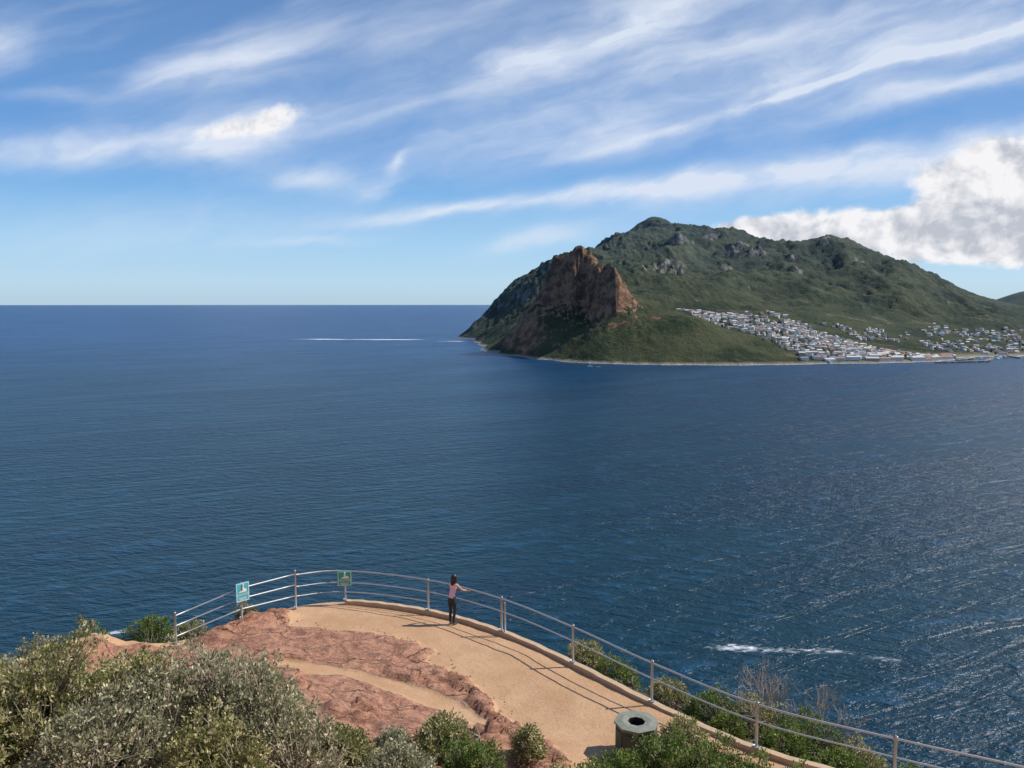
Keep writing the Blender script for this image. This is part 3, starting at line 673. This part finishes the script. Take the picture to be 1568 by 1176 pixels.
# ---------------------------------------------------------------- woman at the rail
def woman(loc,rot):
    root=empty('woman',loc); root.rotation_euler=(0,0,rot)
    V=[];E=[];R=[]
    def v(p,r,par=None):
        V.append(p); R.append(r if isinstance(r,tuple) else (r,r))
        if par is not None: E.append((par,len(V)-1))
        return len(V)-1
    pel=v((0,-.03,.93),(.135,.11)); sp=v((0,-.01,1.07),(.100,.08),pel); ch=v((0,.03,1.22),(.12,.09),sp); uc=v((0,.05,1.34),(.11,.08),ch)
    nk=v((0,.05,1.42),.046,uc); v((0,.065,1.49),.045,nk)
    for s_ in (-1,1):
        sh=v((s_*.15,.05,1.355),.048,uc)
        if s_<0:
            el=v((-.215,.16,1.155),.036,sh); wr=v((-.09,.33,1.135),.024,el)
        else:
            el=v((.265,.16,1.18),.036,sh); wr=v((.36,.31,1.13),.024,el)
        hip=v((s_*.085,-.03,.84),.093,pel); th=v((s_*.088,-.01,.68),.078,hip)
        if s_<0: kn=v((-.075,0,.48),.054,th); cf=v((-.072,-.03,.33),.052,kn); an=v((-.07,-.04,.08),.034,cf); v((-.075,.08,.035),.033,an); 
        else: kn=v((.075,.05,.48),.054,th); cf=v((.065,.0,.33),.052,kn); an=v((.055,-.03,.08),.034,cf); v((.07,.09,.035),.033,an)
    me=bpy.data.meshes.new('body'); me.from_pydata(V,E,[]); ob=bpy.data.objects.new('body_tmp',me); sc.collection.objects.link(ob)
    ob.modifiers.new('skin','SKIN')
    for i,r in enumerate(R): me.skin_vertices[0].data[i].radius=r
    me.skin_vertices[0].data[0].use_root=True
    su=ob.modifiers.new('sub','SUBSURF'); su.levels=2; su.render_levels=2
    dg=bpy.context.evaluated_depsgraph_get(); em=bpy.data.meshes.new_from_object(ob.evaluated_get(dg)); em.name='body'
    bpy.data.objects.remove(ob)
    skin=simple('skin',(.48,.28,.19),.5); top=simple('top_pink',(.76,.48,.55),.8); pants=simple('leggings_dark',(.018,.02,.032),.7); shoe=simple('shoes',(.03,.03,.03),.6); hair=simple('hair_dark',(.022,.013,.009),.45)
    em.materials.clear()
    for q in (skin,top,pants,shoe): em.materials.append(q)
    for p in em.polygons:
        c=p.center; p.use_smooth=True
        if c.z<.085: m=3
        elif c.z<.95: m=2
        elif c.z<1.385 and abs(c.x)<.155 and not (c.y>.15): m=1
        else: m=0
        p.material_index=m
    bo=bpy.data.objects.new('body',em); sc.collection.objects.link(bo); bo.parent=root
    bm=bmesh.new(); bmesh.ops.create_uvsphere(bm,u_segments=28,v_segments=20,radius=1)
    for q in bm.verts:
        x,y,z=q.co; fx=x*.073*(1-.12*max(0,-z)); fy=y*.092; fz=z*.112
        if y>0: 
            fy-= .008*max(0,1-abs(z)*1.5)
            fy+=math.exp(-((x/.16)**2+((z+.12)/.22)**2))*.022
            fy-=math.exp(-(((abs(x)-.4)/.16)**2+((z-.05)/.1)**2))*.008
            fy+=math.exp(-((x/.3)**2+((z+.5)/.07)**2))*.006
            fy+=math.exp(-((x/.35)**2+((z+.85)/.2)**2))*.016
        q.co=(fx,fy,fz)
    hm_=bpy.data.meshes.new('head'); bm.to_mesh(hm_); bm.free(); hm_.materials.append(skin)
    for p in hm_.polygons: p.use_smooth=True
    HP=Vector((0.005,.085,1.56)); HR=Euler((math.radians(-8),0,math.radians(-10)))
    ho=bpy.data.objects.new('head',hm_); sc.collection.objects.link(ho); ho.parent=root; ho.location=HP; ho.rotation_euler=HR
    mb=MB()
    for s_ in (-1,1):
        mb.tube([(s_*.066,-.002,-.03),(s_*.078,-.008,-.01),(s_*.08,-.012,.02),(s_*.068,-.004,.03)],[.006,.011,.012,.005],8)
    eo=mb.obj('ears',[skin],root,True); eo.location=HP; eo.rotation_euler=HR
    mb=MB()
    for s_ in (-1,1): mb.tube([(s_*.03,.070,.006),(s_*.03,.079,.006)],[.011,.007],8,0)
    eo=mb.obj('eyes',[mbk],root,True); eo.location=HP; eo.rotation_euler=HR
    mb=MB(); mb.tube([(-.022,.082,-.056),(0,.089,-.056),(.022,.082,-.056)],[.002,.006,.002],6)
    eo=mb.obj('lips',[simple('lips',(.4,.12,.1),.5)],root,True); eo.location=HP; eo.rotation_euler=HR
    bm=bmesh.new(); bmesh.ops.create_uvsphere(bm,u_segments=36,v_segments=24,radius=1)
    dl=[q for q in bm.verts if (q.co.y>.35 and q.co.z<.55) or (q.co.z<-.55 and q.co.y>-.1)]
    bmesh.ops.delete(bm,geom=dl,context='VERTS')
    for q in bm.verts:
        x,y,z=q.co; s_=1+.03*math.sin(14*math.atan2(x,y))
        q.co=(x*.088*s_,y*.108*s_-.004,z*.125+.004)
    hm_=bpy.data.meshes.new('hair_cap'); bm.to_mesh(hm_); bm.free(); hm_.materials.append(hair)
    for p in hm_.polygons: p.use_smooth=True
    ho=bpy.data.objects.new('hair_cap',hm_); sc.collection.objects.link(ho); ho.parent=root; ho.location=HP; ho.rotation_euler=HR
    mb=MB(); rr=random.Random(4)
    for i in range(56):
        t=i/55; a=math.radians(-100+200*t); bx=math.sin(a)*.080; by=-math.cos(a)*.088
        e_=rr.uniform(-.02,.02); L=rr.uniform(.30,.40)
        st=HP+Vector((bx,by*.9,.04))
        pts=[st,st+Vector((bx*.15,-.014,-.12)),st+Vector((bx*.1+e_,-.026,-.23)),st+Vector((bx*-.1+e_*1.2,-.03,-L))]
        mb.tube(pts,[.014,.018,.017,.004],6)
    mb.obj('hair_length',[hair],root,True)
    def hand(name,w_,fwd,side,sg):
        mb=MB(); w_=Vector(w_); fwd=Vector(fwd).normalized(); side=Vector(side).normalized(); dn=Vector((0,0,-1))
        mb.tube([w_-fwd*.02,w_+fwd*.02,w_+fwd*.05,w_+fwd*.078],[.021,.028,.032,.024],10)
        for k,(o,L) in enumerate(((-.027,.062),(-.009,.072),(.009,.068),(.027,.052))):
            s0=w_+fwd*.07+side*o; k1=s0+fwd*L*.45+dn*.006; k2=k1+(fwd*.5+dn).normalized()*L*.33; k3=k2+(dn-fwd*.3).normalized()*L*.28
            mb.tube([s0,k1,k2,k3],[.0095,.009,.008,.006],6)
        t0=w_+fwd*.02-side*.028*sg; t1=t0+(fwd*.6-side*sg*.7+dn*.3).normalized()*.035; t2=t1+(fwd*.7+dn*.9).normalized()*.03
        mb.tube([t0,t1,t2],[.012,.010,.007],6)
        mb.obj(name,[skin],root,True)
    hand('left_hand',(-.09,.33,1.135),(.55,.6,.0),(.7,-.6,0),-1)
    hand('right_hand',(.36,.31,1.13),(.35,.8,-.05),(.8,-.35,0),1)
    for s_,ax,ay in ((-1,-.073,.0),(1,.063,.01)):
        mb=MB(); mb.tube([(ax,ay-.075,.03),(ax,ay-.03,.045),(ax,ay+.05,.042),(ax,ay+.12,.03),(ax,ay+.15,.025)],[.025,.04,.04,.036,.018],10)
        o=mb.obj('shoe',[shoe],root,True); o.scale=(1,1,.9)
# stand her 0.37 m inside the rail
i0=min(range(len(RB)),key=lambda i:abs(RB[i][0]+1.85)); q0=offs(RB,-.37)[i0]
a0=RB[i0-1]; b0=RB[i0+1]; ang=math.atan2(b0[1]-a0[1],b0[0]-a0[0])
woman((q0[0],q0[1],gz(*q0)),ang)
print('done objects',len(bpy.data.objects), q0)
